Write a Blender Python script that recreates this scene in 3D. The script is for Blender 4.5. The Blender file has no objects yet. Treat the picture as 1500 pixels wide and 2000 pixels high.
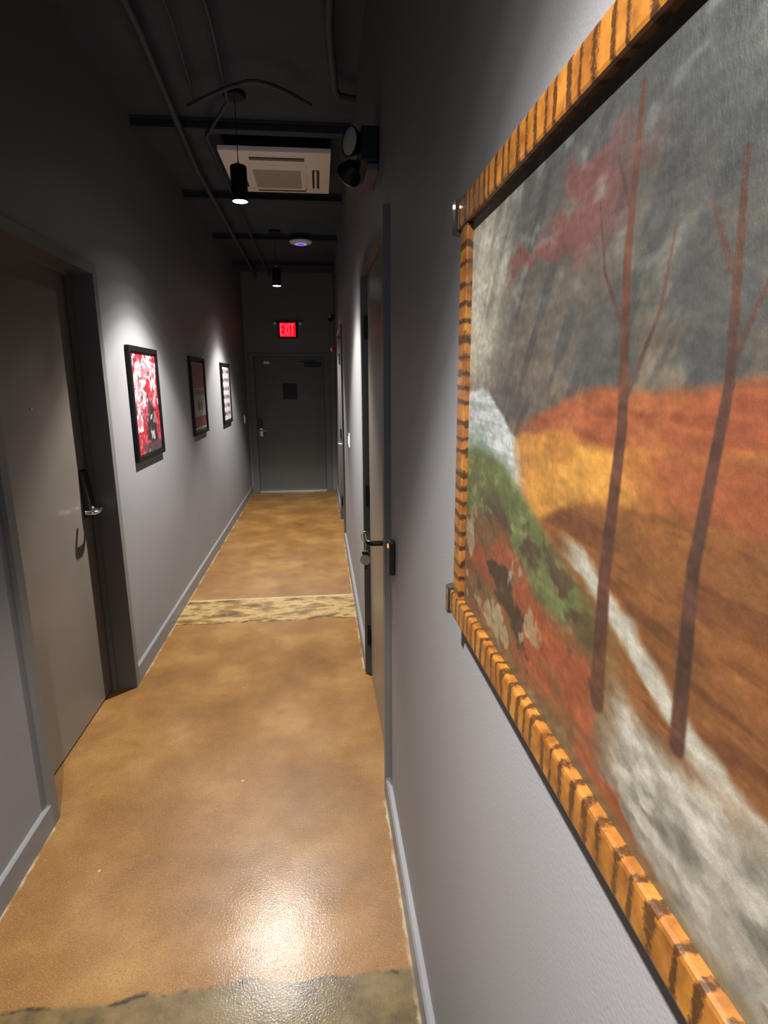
import bpy, bmesh, math, random
import numpy as np
from mathutils import Vector, Matrix

# ------------------------------------------------------------------ camera, world, exposure
scene = bpy.context.scene
col = scene.collection
random.seed(7)

XL, XR, YE, ZC = -1.07, 0.24, 8.97, 3.20      # left wall, right wall, end wall, ceiling deck
YB = -3.2                                      # where the modelled corridor stops behind the camera
FPX, YAW, PITCH, ROLL, CAM_Z = 1129.5, 0.108, 0.2209, 0.0058, 1.65

fwd = Vector((math.sin(YAW) * math.cos(PITCH), math.cos(YAW) * math.cos(PITCH), -math.sin(PITCH)))
right = Vector((math.cos(YAW), -math.sin(YAW), 0))
down = fwd.cross(right)
r2 = right * math.cos(ROLL) + down * math.sin(ROLL)
d2 = -right * math.sin(ROLL) + down * math.cos(ROLL)
cam_data = bpy.data.cameras.new('camera')
cam_data.sensor_fit = 'VERTICAL'
cam_data.sensor_height = 36.0
cam_data.lens = FPX / 2000.0 * 36.0
cam_data.clip_start = 0.02
cam = bpy.data.objects.new('camera', cam_data)
col.objects.link(cam)
m3 = Matrix((r2, -d2, -fwd)).transposed()
cam.matrix_world = Matrix.Translation((0, 0, CAM_Z)) @ m3.to_4x4()
scene.camera = cam

world = bpy.data.worlds.new('world')
scene.world = world
world.use_nodes = True
bg = world.node_tree.nodes['Background']
bg.inputs[0].default_value = (0.55, 0.68, 1.0, 1)
bg.inputs[1].default_value = 0.5

vs = scene.view_settings
vs.view_transform = 'Standard'
vs.look = 'None'
vs.gamma = 1
vs.use_curve_mapping = False
vs.exposure = 1.55

LAMP_W = 290.0
PEND_Y = (3.66, 6.62, 0.30)
PEND_X, PEND_Z = -0.415, 2.655

# ------------------------------------------------------------------ colour + material helpers
def lin(c):
    return tuple(((v / 255.0) / 12.92 if v / 255.0 <= 0.04045 else ((v / 255.0 + 0.055) / 1.055) ** 2.4) for v in c)

def new_mat(name):
    m = bpy.data.materials.new(name)
    m.use_nodes = True
    nt = m.node_tree
    b = nt.nodes['Principled BSDF']
    return m, nt, b

def nd(nt, typ, **kw):
    n = nt.nodes.new(typ)
    for k, v in kw.items():
        if k == 'inp':
            for i, x in v.items():
                n.inputs[i].default_value = x
        else:
            setattr(n, k, v)
    return n

def lk(nt, a, b):
    nt.links.new(a, b)

def plain(name, rgb, rough=0.5, metal=0.0, var=0.06, scale=30, bump=0.0, bscale=300, spec=0.5, coat=0.0):
    """a procedural paint / metal / plastic: colour with a little noise variation and optional fine relief"""
    m, nt, b = new_mat(name)
    c = lin(rgb)
    tc = nd(nt, 'ShaderNodeTexCoord')
    n = nd(nt, 'ShaderNodeTexNoise', inp={'Scale': scale, 'Detail': 4})
    lk(nt, tc.outputs['Object'], n.inputs['Vector'])
    r = nd(nt, 'ShaderNodeValToRGB')
    r.color_ramp.elements[0].position = 0.3
    r.color_ramp.elements[1].position = 0.7
    r.color_ramp.elements[0].color = tuple(x * (1 - var) for x in c) + (1,)
    r.color_ramp.elements[1].color = tuple(min(1, x * (1 + var)) for x in c) + (1,)
    lk(nt, n.outputs['Fac'], r.inputs['Fac'])
    lk(nt, r.outputs['Color'], b.inputs['Base Color'])
    b.inputs['Roughness'].default_value = rough
    b.inputs['Metallic'].default_value = metal
    b.inputs['Specular IOR Level'].default_value = spec
    b.inputs['Coat Weight'].default_value = coat
    if bump:
        n2 = nd(nt, 'ShaderNodeTexNoise', inp={'Scale': bscale, 'Detail': 3})
        lk(nt, tc.outputs['Object'], n2.inputs['Vector'])
        bp = nd(nt, 'ShaderNodeBump', inp={'Strength': bump, 'Distance': 0.002})
        lk(nt, n2.outputs['Fac'], bp.inputs['Height'])
        lk(nt, bp.outputs['Normal'], b.inputs['Normal'])
    return m

def glow(name, rgb, strength):
    m, nt, b = new_mat(name)
    c = lin(rgb)
    b.inputs['Base Color'].default_value = c + (1,)
    b.inputs['Emission Color'].default_value = c + (1,)
    b.inputs['Emission Strength'].default_value = strength
    return m

M = {}
M['wall'] = plain('wall_paint', (100, 99, 101), 0.55, var=0.03, scale=3, bump=0.25, bscale=220)
M['base'] = plain('baseboard_paint', (94, 94, 96), 0.4, var=0.03, scale=6)
M['ceiling'] = plain('black_ceiling_paint', (54, 63, 78), 0.7, var=0.15, scale=4, bump=0.3, bscale=60)
M['rib'] = plain('black_joist_paint', (42, 48, 57), 0.6, var=0.1, scale=8)
M['pipe'] = plain('dusty_grey_conduit', (66, 68, 72), 0.6, var=0.12, scale=20)
M['frame_paint'] = plain('door_frame_paint', (82, 80, 78), 0.45, var=0.03, scale=5)
M['leaf'] = plain('door_leaf_laminate', (92, 85, 78), 0.32, var=0.05, scale=5, bump=0.1, bscale=500)
M['leaf_end'] = plain('end_door_paint', (70, 72, 67), 0.45, var=0.05, scale=4)
M['black'] = plain('black_plastic', (10, 10, 11), 0.4, var=0.1, scale=20)
M['blackmatte'] = plain('matte_black_powder_coat', (9, 9, 11), 0.5, var=0.1, scale=20, spec=0.3)
M['bronze'] = plain('dark_bronze_metal', (26, 23, 21), 0.35, 0.7, var=0.1, scale=20)
M['chrome'] = plain('brushed_chrome', (200, 200, 198), 0.16, 1.0, var=0.05, scale=60)
M['nickel'] = plain('satin_nickel', (186, 172, 150), 0.3, 1.0, var=0.05, scale=60)
M['white'] = plain('white_plastic', (232, 230, 226), 0.4, var=0.02, scale=10)
M['cream'] = plain('cream_abs_plastic', (250, 244, 234), 0.45, var=0.03, scale=6)
M['grille'] = plain('grey_beige_filter_mesh', (186, 174, 164), 0.7, var=0.2, scale=160)
M['slot'] = plain('dark_air_slot', (30, 31, 30), 0.6)
M['louvre'] = plain('grey_green_louvre', (112, 116, 108), 0.5)
M['lens_off'] = plain('frosted_lamp_lens', (150, 150, 144), 0.25, var=0.3, scale=220, coat=0.5)
M['red_plastic'] = plain('red_alarm_plastic', (170, 40, 30), 0.4)
M['alu'] = plain('aluminium_strip', (205, 205, 200), 0.35, 0.9)
M['lamp'] = glow('lit_led_lens', (255, 248, 238), 12.0)
M['exit_red'] = glow('lit_red_exit_panel', (255, 12, 24), 0.30)
M['exit_letter'] = glow('lit_pale_red_letter', (255, 70, 100), 0.46)
M['led_red'] = glow('lit_red_led', (255, 62, 28), 5.0)
M['led_blue'] = glow('lit_blue_ring', (120, 120, 255), 0.5)
M['poster_frame'] = plain('black_poster_frame', (6, 5, 6), 0.4, var=0.1, scale=30, spec=0.25)

# ------------------------------------------------------------------ mesh helpers
class MB:
    """collects shapes into one bmesh, in world metres; build() makes one object"""
    def __init__(self):
        self.bm = bmesh.new()
    def box(self, x0, x1, y0, y1, z0, z1, bevel=0.0):
        bm = self.bm
        vs_ = [bm.verts.new((x, y, z)) for x in (x0, x1) for y in (y0, y1) for z in (z0, z1)]
        idx = ((0, 1, 3, 2), (4, 6, 7, 5), (0, 4, 5, 1), (2, 3, 7, 6), (0, 2, 6, 4), (1, 5, 7, 3))
        fs = [bm.faces.new([vs_[i] for i in f]) for f in idx]
        if bevel:
            es = list({e for f in fs for e in f.edges})
            bmesh.ops.bevel(bm, geom=es, offset=bevel, segments=2, affect='EDGES', profile=0.6)
        return self
    def prism(self, pts, axis, a, b):
        """polygon pts (2D) swept along axis from a to b; remaining axes in order x,y,z"""
        bm = self.bm
        def mk(p, t):
            c = [0, 0, 0]
            o = [i for i in range(3) if i != axis]
            c[o[0]], c[o[1]], c[axis] = p[0], p[1], t
            return bm.verts.new(c)
        A = [mk(p, a) for p in pts]
        B = [mk(p, b) for p in pts]
        n = len(pts)
        bm.faces.new(A[::-1])
        bm.faces.new(B)
        for i in range(n):
            bm.faces.new((A[i], A[(i + 1) % n], B[(i + 1) % n], B[i]))
        return self
    def lathe(self, c, axis, prof, seg=32):
        """prof: list of (radius, distance along axis from c)"""
        bm = self.bm
        ax = Vector(axis).normalized()
        up = Vector((0, 0, 1)) if abs(ax.z) < 0.9 else Vector((1, 0, 0))
        u = ax.cross(up).normalized()
        v = ax.cross(u)
        c = Vector(c)
        rings = []
        for r, t in prof:
            if r < 1e-6:
                rings.append([bm.verts.new(c + ax * t)])
            else:
                rings.append([bm.verts.new(c + ax * t + (u * math.cos(2 * math.pi * k / seg) + v * math.sin(2 * math.pi * k / seg)) * r) for k in range(seg)])
        for A, B in zip(rings, rings[1:]):
            for k in range(seg):
                if len(A) == 1 and len(B) == 1:
                    break
                if len(A) == 1:
                    bm.faces.new((A[0], B[(k + 1) % seg], B[k]))
                elif len(B) == 1:
                    bm.faces.new((A[k], A[(k + 1) % seg], B[0]))
                else:
                    bm.faces.new((A[k], A[(k + 1) % seg], B[(k + 1) % seg], B[k]))
        for f in bm.faces:
            f.smooth = f.smooth
        return self
    def tube(self, pts, r, seg=12, rad=None):
        """rounded tube through points with closed ends"""
        bm = self.bm
        P = [Vector(p) for p in pts]
        rings = []
        prev_u = None
        for i, p in enumerate(P):
            t = (P[min(i + 1, len(P) - 1)] - P[max(i - 1, 0)]).normalized()
            if prev_u is None:
                up = Vector((0, 0, 1)) if abs(t.z) < 0.9 else Vector((1, 0, 0))
                u = t.cross(up).normalized()
            else:
                u = (prev_u - t * prev_u.dot(t)).normalized()
            prev_u = u
            v = t.cross(u)
            rr = rad[i] if rad else r
            rings.append([bm.verts.new(p + (u * math.cos(2 * math.pi * k / seg) + v * math.sin(2 * math.pi * k / seg)) * rr) for k in range(seg)])
        for A, B in zip(rings, rings[1:]):
            for k in range(seg):
                bm.faces.new((A[k], A[(k + 1) % seg], B[(k + 1) % seg], B[k]))
        bm.faces.new(rings[0][::-1])
        bm.faces.new(rings[-1])
        return self
    def build(self, name, mat, parent=None, smooth=False, label=None):
        bm = self.bm
        bmesh.ops.recalc_face_normals(bm, faces=bm.faces)
        off = Vector(parent_world(parent)) if parent else Vector((0, 0, 0))
        if parent:
            bmesh.ops.translate(bm, verts=bm.verts, vec=-off)
        me = bpy.data.meshes.new(name)
        bm.to_mesh(me)
        bm.free()
        me.materials.append(mat)
        if smooth:
            for p in me.polygons:
                p.use_smooth = True
            me.set_sharp_from_angle(angle=math.radians(38))
        o = bpy.data.objects.new(name, me)
        col.objects.link(o)
        if parent:
            o.parent = parent
        if label:
            o['label'] = label
        return o

def parent_world(o):
    v = Vector((0, 0, 0))
    while o:
        v += Vector(o.location)
        o = o.parent
    return v

def tag(o, label, cat, group=None, kind=None):
    o['label'] = label
    o['category'] = cat
    if group:
        o['group'] = group
    if kind:
        o['kind'] = kind
    return o

def thing(name, loc, label, cat, group=None, kind=None):
    o = bpy.data.objects.new(name, None)
    o.empty_display_size = 0.05
    col.objects.link(o)
    o.location = loc
    return tag(o, label, cat, group, kind)

def rebase(o, loc):
    """move an object's origin to loc without moving its mesh"""
    o.data.transform(Matrix.Translation(-Vector(loc)))
    o.location = loc
    return o

def copy_tree(o, parent=None):
    c = o.copy()
    col.objects.link(c)
    c.parent = parent
    for ch in list(o.children):
        copy_tree(ch, c)
    return c

# ------------------------------------------------------------------ numpy noise for flat printed / painted colour
def vnoise(u, v, fu, fv, seed):
    rng = np.random.RandomState(seed)
    g = rng.rand(64, 64)
    x, y = u * fu, v * fv
    xi, yi = np.floor(x).astype(int), np.floor(y).astype(int)
    xf, yf = x - xi, y - yi
    xf, yf = xf * xf * (3 - 2 * xf), yf * yf * (3 - 2 * yf)
    a, b = g[xi % 64, yi % 64], g[(xi + 1) % 64, yi % 64]
    c, d = g[xi % 64, (yi + 1) % 64], g[(xi + 1) % 64, (yi + 1) % 64]
    return (a * (1 - xf) + b * xf) * (1 - yf) + (c * (1 - xf) + d * xf) * yf

def fbm(u, v, fu, fv, seed, octv=4):
    s, w, t = 0, 1.0, 0
    for i in range(octv):
        s = s + w * vnoise(u, v, fu * 2 ** i, fv * 2 ** i, seed + i)
        t += w
        w *= 0.55
    return s / t

def sm(a, b, x):
    t = np.clip((x - a) / (b - a), 0, 1)
    return t * t * (3 - 2 * t)

def lay(base, rgb, mask):
    c = np.array(rgb, float)
    if c.ndim == 1:
        c = c[None, None, :]
    return base * (1 - mask[..., None]) + c * mask[..., None]

def print_grid(name, nu, nv, pos, paint, mat, parent, tone=1.0):
    """flat picture: grid of faces at pos(u,v) (numpy -> (..,3)), colours from paint(u,v) in sRGB 0-255"""
    u, v = np.meshgrid(np.linspace(0, 1, nu), np.linspace(0, 1, nv), indexing='ij')
    P = pos(u, v).reshape(-1, 3) - np.array(parent_world(parent))[None, :]
    idx = np.arange(nu * nv).reshape(nu, nv)
    F = np.stack([idx[:-1, :-1], idx[1:, :-1], idx[1:, 1:], idx[:-1, 1:]], -1).reshape(-1, 4)
    me = bpy.data.meshes.new(name)
    me.from_pydata(P.tolist(), [], F.tolist())
    c = np.clip(paint(u, v), 0, 255).reshape(-1, 3) / 255.0
    c = np.where(c <= 0.04045, c / 12.92, ((c + 0.055) / 1.055) ** 2.4) * tone
    a = me.color_attributes.new('paint', 'FLOAT_COLOR', 'POINT')
    a.data.foreach_set('color', np.concatenate([c, np.ones((len(c), 1))], 1).astype(np.float32).ravel())
    me.materials.append(mat)
    me.update()
    o = bpy.data.objects.new(name, me)
    col.objects.link(o)
    o.parent = parent
    return o

def paint_mat(name, rough, bump, bscale, stretch=(1, 1, 1), coat=0.0, var=0.0):
    m, nt, b = new_mat(name)
    at = nd(nt, 'ShaderNodeAttribute', attribute_name='paint')
    tc = nd(nt, 'ShaderNodeTexCoord')
    mp = nd(nt, 'ShaderNodeMapping', inp={'Scale': stretch})
    lk(nt, tc.outputs['Object'], mp.inputs['Vector'])
    n = nd(nt, 'ShaderNodeTexNoise', inp={'Scale': bscale, 'Detail': 5, 'Roughness': 0.65})
    lk(nt, mp.outputs['Vector'], n.inputs['Vector'])
    if var:
        mr = nd(nt, 'ShaderNodeMapRange', inp={'From Min': 0.25, 'From Max': 0.75, 'To Min': 1 - var, 'To Max': 1 + var})
        lk(nt, n.outputs['Fac'], mr.inputs['Value'])
        mx = nd(nt, 'ShaderNodeVectorMath', operation='SCALE')
        lk(nt, at.outputs['Color'], mx.inputs[0])
        lk(nt, mr.outputs['Result'], mx.inputs['Scale'])
        lk(nt, mx.outputs['Vector'], b.inputs['Base Color'])
    else:
        lk(nt, at.outputs['Color'], b.inputs['Base Color'])
    b.inputs['Roughness'].default_value = rough
    b.inputs['Coat Weight'].default_value = coat
    b.inputs['Coat Roughness'].default_value = 0.12
    if bump:
        bp = nd(nt, 'ShaderNodeBump', inp={'Strength': bump, 'Distance': 0.002})
        lk(nt, n.outputs['Fac'], bp.inputs['Height'])
        lk(nt, bp.outputs['Normal'], b.inputs['Normal'])
    return m

# ------------------------------------------------------------------ floor material: stained, sealed concrete
def floor_material():
    m, nt, b = new_mat('amber_stained_sealed_concrete')
    tc = nd(nt, 'ShaderNodeTexCoord')
    P = tc.outputs['Object']
    sx = nd(nt, 'ShaderNodeSeparateXYZ')
    lk(nt, P, sx.inputs[0])
    X, Y = sx.outputs['X'], sx.outputs['Y']
    def math_(op, a, b_=None, clamp=False):
        n = nd(nt, 'ShaderNodeMath', operation=op, use_clamp=clamp)
        for i, v in enumerate((a, b_)):
            if v is None:
                continue
            if isinstance(v, (int, float)):
                n.inputs[i].default_value = v
            else:
                lk(nt, v, n.inputs[i])
        return n.outputs[0]
    def noise(scale, detail=5, rough=0.55, vec=None, stretch=None):
        n = nd(nt, 'ShaderNodeTexNoise', inp={'Scale': scale, 'Detail': detail, 'Roughness': rough})
        src = vec or P
        if stretch:
            mp = nd(nt, 'ShaderNodeMapping', inp={'Scale': stretch})
            lk(nt, src, mp.inputs['Vector'])
            src = mp.outputs['Vector']
        lk(nt, src, n.inputs['Vector'])
        return n.outputs['Fac']
    def ramp(fac, stops):
        r = nd(nt, 'ShaderNodeValToRGB')
        el = r.color_ramp.elements
        while len(el) < len(stops):
            el.new(0.5)
        for e, (p, c) in zip(el, stops):
            e.position = p
            e.color = (lin(c) + (1,)) if len(c) == 3 else c
        lk(nt, fac, r.inputs['Fac'])
        return r.outputs['Color']
    def smooth(v, a, c):
        n = nd(nt, 'ShaderNodeMapRange', interpolation_type='SMOOTHSTEP', inp={'From Min': a, 'From Max': c})
        lk(nt, v, n.inputs['Value'])
        return n.outputs['Result']
    def mix(fac, a, c):
        n = nd(nt, 'ShaderNodeMix', data_type='RGBA')
        lk(nt, fac, n.inputs['Factor'])
        for s, v in ((n.inputs['A'], a), (n.inputs['B'], c)):
            if isinstance(v, tuple):
                s.default_value = lin(v) + (1,)
            else:
                lk(nt, v, s)
        return n.outputs['Result']
    mottle = ramp(noise(2.6, 7, 0.6), [(0.28, (136, 95, 48)), (0.5, (168, 122, 66)), (0.70, (198, 154, 96))])
    grain = noise(130, 4, 0.6)
    c = mix(math_('MULTIPLY', smooth(grain, 0.46, 0.70), 0.6), mottle, (142, 98, 52))
    fine = noise(210, 2, 0.5)
    c = mix(math_('MULTIPLY', smooth(fine, 0.54, 0.70), 0.5), c, (220, 180, 124))
    # concrete patch across the corridor (y 3.9 - 4.37)
    wob = math_('MULTIPLY', math_('SUBTRACT', noise(7, 3), 0.5), 0.10)
    yw = math_('ADD', Y, wob)
    patch = math_('MULTIPLY', smooth(yw, 3.905, 3.925), math_('SUBTRACT', 1.0, smooth(Y, 4.350, 4.356)))
    pcol = ramp(noise(5, 6, 0.65, stretch=(1, 2.2, 1)), [(0.36, (104, 80, 44)), (0.46, (164, 130, 76)), (0.56, (222, 192, 134)), (0.68, (150, 114, 64))])
    c = mix(patch, c, pcol)
    crack = math_('MULTIPLY', smooth(yw, 3.888, 3.905), math_('SUBTRACT', 1.0, smooth(yw, 3.908, 3.922)))
    c = mix(math_('MULTIPLY', crack, smooth(noise(16, 2), 0.45, 0.58)), c, (66, 50, 30))
    seamw = math_('ADD', Y, math_('MULTIPLY', math_('SUBTRACT', noise(24, 2), 0.5), 0.02))
    seam = math_('MULTIPLY', smooth(Y, 4.350, 4.354), math_('SUBTRACT', 1.0, smooth(seamw, 4.368, 4.376)))
    c = mix(seam, c, (226, 208, 178))
    # older bare patch in the foreground (y < ~1.33)
    wob2 = math_('MULTIPLY', math_('SUBTRACT', noise(3.4, 5, 0.6), 0.5), 0.16)
    y2 = math_('ADD', Y, wob2)
    near = math_('SUBTRACT', 1.0, smooth(y2, 1.305, 1.335))
    ncol = ramp(noise(9, 6, 0.65), [(0.3, (84, 66, 42)), (0.5, (128, 108, 70)), (0.62, (146, 124, 84)), (0.8, (108, 82, 48))])
    c = mix(near, c, ncol)
    edge = math_('MULTIPLY', smooth(y2, 1.308, 1.318), math_('SUBTRACT', 1.0, smooth(y2, 1.320, 1.332)))
    c = mix(math_('MULTIPLY', edge, smooth(noise(14, 4), 0.44, 0.60)), c, (66, 50, 32))
    # pale paint line along the base of both walls
    ew = math_('MULTIPLY', math_('SUBTRACT', noise(18, 3), 0.42), 0.03)
    le = math_('SUBTRACT', 1.0, smooth(math_('SUBTRACT', X, ew), XL + 0.017, XL + 0.026))
    re = smooth(math_('ADD', X, ew), XR - 0.030, XR - 0.022)
    le = math_('MULTIPLY', le, smooth(X, XL + 0.004, XL + 0.010))
    re = math_('MULTIPLY', re, math_('SUBTRACT', 1.0, smooth(X, XR - 0.018, XR - 0.012)))
    def outside(a_, c_):
        return math_('SUBTRACT', 1.0, math_('MULTIPLY', smooth(Y, a_ - 0.01, a_), math_('SUBTRACT', 1.0, smooth(Y, c_, c_ + 0.01))))
    le = math_('MULTIPLY', le, outside(2.02, 3.11))
    re = math_('MULTIPLY', re, math_('MULTIPLY', outside(2.02, 3.11), outside(5.93, 7.01)))
    worn = smooth(noise(6, 4), 0.36, 0.60)
    c = mix(math_('MULTIPLY', math_('MULTIPLY', math_('MAXIMUM', le, re), worn), 0.85), c, (222, 206, 176))
    # pale drips of paint
    vo = nd(nt, 'ShaderNodeTexVoronoi', inp={'Scale': 4.2, 'Randomness': 1.0})
    lk(nt, P, vo.inputs['Vector'])
    dots = math_('SUBTRACT', 1.0, smooth(vo.outputs['Distance'], 0.014, 0.03))
    c = mix(math_('MULTIPLY', dots, 0.8), c, (236, 222, 190))
    dk = nd(nt, 'ShaderNodeVectorMath', operation='MULTIPLY', inp={1: (0.290, 0.275, 0.235)})
    lk(nt, c, dk.inputs[0])
    lk(nt, dk.outputs[0], b.inputs['Base Color'])
    rr = nd(nt, 'ShaderNodeMapRange', inp={'From Min': 0.3, 'From Max': 0.7, 'To Min': 0.36, 'To Max': 0.5})
    lk(nt, noise(5, 4), rr.inputs['Value'])
    lk(nt, rr.outputs['Result'], b.inputs['Roughness'])
    b.inputs['Specular IOR Level'].default_value = 0.2
    b.inputs['Coat Weight'].default_value = 0.13
    b.inputs['Coat Roughness'].default_value = 0.13
    bp = nd(nt, 'ShaderNodeBump', inp={'Strength': 0.24, 'Distance': 0.002})
    h = math_('ADD', noise(170, 3, 0.6), math_('MULTIPLY', noise(14, 3), 1.0))
    lk(nt, h, bp.inputs['Height'])
    lk(nt, bp.outputs['Normal'], b.inputs['Normal'])
    lk(nt, bp.outputs['Normal'], b.inputs['Coat Normal'])
    return m
M['floor'] = floor_material()

# ------------------------------------------------------------------ structure
WT = 0.20           # wall thickness
OT, CT = 2.16, 2.21  # door opening top, casing top
CW = 0.05           # casing width
D1 = (2.07, 3.06)   # opening shared by the facing doors
D3 = (5.98, 6.96)

tag(MB().box(XL - WT, XR + WT, YB, YE + WT, -0.12, 0.0).build('floor', M['floor']),
    'glossy amber stained concrete floor of the corridor', 'floor', kind='structure')

b = MB()
b.box(XL - WT, XL, YB, D1[0] - CW, 0, ZC)
b.box(XL - WT, XL, D1[1] + CW, YE + WT, 0, ZC)
b.box(XL - WT, XL, D1[0] - CW, D1[1] + CW, CT, ZC)
tag(b.build('wall_left', M['wall']), 'grey painted wall hung with three black-framed posters', 'wall', kind='structure')
b = MB()
b.box(XR, XR + WT, YB, D1[0] - CW, 0, ZC)
b.box(XR, XR + WT, D1[1] + CW, D3[0] - CW, 0, ZC)
b.box(XR, XR + WT, D3[1] + CW, YE + WT, 0, ZC)
b.box(XR, XR + WT, D1[0] - CW, D1[1] + CW, CT, ZC)
b.box(XR, XR + WT, D3[0] - CW, D3[1] + CW, CT, ZC)
tag(b.build('wall_right', M['wall']), 'grey painted wall carrying the large landscape painting', 'wall', kind='structure')

# end wall around its door: frame outer x -1.035..0.195, top 2.10
EX0, EX1, EZ = -1.035, 0.165, 2.075
b = MB()
b.box(XL, EX0, YE, YE + WT, 0, ZC)
b.box(EX1, XR, YE, YE + WT, 0, ZC)
b.box(EX0, EX1, YE, YE + WT, EZ, ZC)
tag(b.build('wall_end', M['wall']), 'grey end wall around the exit door at the far end of the corridor', 'wall', kind='structure')

ceil = tag(MB().box(XL - WT, XR + WT, YB, YE + WT, ZC, ZC + 0.1).build('ceiling', M['ceiling']),
           'black painted open ceiling deck crossed by joists', 'ceiling', kind='structure')
RIB_Y = (-1.42, -0.06, 1.30, 2.66, 4.03, 5.40, 6.80, 8.20)
for y in RIB_Y:
    r = MB().box(XL, XR, y - 0.05, y + 0.05, ZC - 0.012, ZC)
    r.box(XL, XR, y - 0.012, y + 0.012, ZC - 0.045, ZC - 0.012)
    r.box(XL, XR, y - 0.035, y + 0.035, ZC - 0.055, ZC - 0.045)
    r.build('ceiling_joist', M['rib'], ceil)

def baseboard(name, x0, x1, y0, y1, side, label):
    # 10 cm board with an eased top edge
    t = 0.006
    if side < 0:
        pts = [(x0, 0.0), (x1, 0.0), (x1, 0.094), (x1 - t, 0.1), (x0, 0.1)]
    else:
        pts = [(x0, 0.0), (x1, 0.0), (x1, 0.1), (x0 + t, 0.1), (x0, 0.094)]
    o = MB().prism(pts, 1, y0, y1).build(name, M['base'])
    return tag(o, label, 'baseboard', kind='structure')
baseboard('baseboard_left', XL, XL + 0.016, YB, D1[0] - CW, -1, 'grey baseboard before the recessed door')
baseboard('baseboard_left', XL, XL + 0.016, D1[1] + CW, YE, -1, 'long grey baseboard running under the posters')
baseboard('baseboard_right', XR - 0.02, XR, YB, D1[0] - CW, 1, 'grey baseboard under the large painting')
baseboard('baseboard_right', XR - 0.02, XR, D1[1] + CW, D3[0] - CW, 1, 'grey baseboard between the two doors of the painting wall')
baseboard('baseboard_right', XR - 0.02, XR, D3[1] + CW, YE, 1, 'short grey baseboard next to the exit door')

# ------------------------------------------------------------------ doors
def side_frame(root, s, xw, y0, y1, lining, proud=0.02, stop=None):
    """hollow metal frame in the wall at xw; s=+1 corridor lies towards +x"""
    a, c = sorted((xw + s * proud, xw - s * lining))
    f = MB()
    f.box(a, c, y0 - CW, y0, 0, CT)
    f.box(a, c, y1, y1 + CW, 0, CT)
    f.box(a, c, y0, y1, OT, CT)
    f.build('door_frame', M['frame_paint'], root)
    p, q = sorted(stop)
    g = MB()
    g.box(p, q, y0, y0 + 0.014, 0, OT)
    g.box(p, q, y1 - 0.014, y1, 0, OT)
    g.box(p, q, y0 + 0.014, y1 - 0.014, OT - 0.014, OT)
    g.build('door_stop', M['frame_paint'], root)

# door 1: recessed door of the poster wall
d = thing('door_1', (XL - 0.13, (D1[0] + D1[1]) / 2, 0), 'taupe recessed door with chrome lever and black lock plate beside the red poster', 'door', kind='structure')
side_frame(d, 1, XL, D1[0], D1[1], 0.19, 0.016, stop=(XL - 0.085, XL - 0.110))
lx = XL - 0.112
leaf = MB().box(lx - 0.045, lx, D1[0] + 0.004, D1[1] - 0.004, 0.010, OT - 0.004, 0.002).build('door_leaf', M['leaf'], d)
peep = MB().lathe((lx, 2.56, 1.55), (1, 0, 0), [(0, 0.004), (0.0055, 0.004), (0.0075, 0.0), (0.0075, -0.002)], 20).build('peephole', M['nickel'], leaf, True)
HY, HZ = 2.985, 1.035
pl = MB()
pl.prism([(lx, HZ - 0.04), (lx + 0.030, HZ - 0.035), (lx + 0.030, HZ + 0.04), (lx + 0.012, HZ + 0.19), (lx, HZ + 0.20)], 1, HY - 0.034, HY + 0.034)
pl.build('lock_plate', M['black'], d, label='tall black card lock plate')
lv = MB()
lv.lathe((lx + 0.028, HY, HZ), (1, 0, 0), [(0, 0), (0.020, 0), (0.022, 0.006), (0.016, 0.012), (0.010, 0.014)], 24)
lv.tube([(lx + 0.03, HY, HZ), (lx + 0.062, HY, HZ), (lx + 0.074, HY - 0.006, HZ), (lx + 0.080, HY - 0.02, HZ), (lx + 0.080, HY - 0.075, HZ), (lx + 0.074, HY - 0.089, HZ), (lx + 0.060, HY - 0.094, HZ), (lx + 0.034, HY - 0.094, HZ)], 0.0105, 14)
lv.build('lever_handle', M['chrome'], d, True, 'chrome U-shaped lever handle')

# door 2: flush door of the painting wall
d = thing('door_2', (XR + 0.03, (D1[0] + D1[1]) / 2, 0), 'taupe flush door with black hinges and keys hanging in its black lever', 'door', kind='structure')
side_frame(d, -1, XR, D1[0], D1[1], 0.19, 0.02, stop=(XR + 0.058, XR + 0.085))
rx = XR + 0.012
leaf = MB().box(rx, rx + 0.045, D1[0] + 0.003, D1[1] - 0.004, 0.008, OT - 0.004, 0.002).build('door_leaf', M['leaf'], d)
def hinge(root, x, y, z, mat):
    h = MB()
    h.lathe((x, y, z - 0.057), (0, 0, 1), [(0, 0), (0.008, 0), (0.008, 0.036), (0.0072, 0.037), (0.008, 0.038), (0.008, 0.076), (0.0072, 0.077), (0.008, 0.078), (0.008, 0.114), (0, 0.114)], 14)
    h.box(x, x + 0.006, y - 0.03, y + 0.0, z - 0.055, z + 0.055)
    h.box(x - 0.002, x + 0.008, y - 0.002, y + 0.022, z - 0.055, z + 0.055)
    return h.build('hinge', mat, root, True)
for z in (1.92, 1.05, 0.24):
    hinge(d, rx - 0.010, D1[1] - 0.002, z, M['bronze'])
HY, HZ = 2.135, 1.045
esc = MB().box(rx - 0.010, rx, HY - 0.028, HY + 0.028, HZ - 0.05, HZ + 0.05, 0.003)
esc.lathe((rx - 0.009, HY, HZ), (-1, 0, 0), [(0, 0), (0.024, 0), (0.024, 0.008), (0.014, 0.012), (0.0, 0.012)], 24)
esc.build('lock_plate', M['bronze'], d, True)
lv = MB()
lv.tube([(rx - 0.012, HY, HZ), (rx - 0.066, HY, HZ), (rx - 0.078, HY + 0.006, HZ), (rx - 0.083, HY + 0.02, HZ), (rx - 0.083, HY + 0.125, HZ)], 0.0105, 14)
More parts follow.
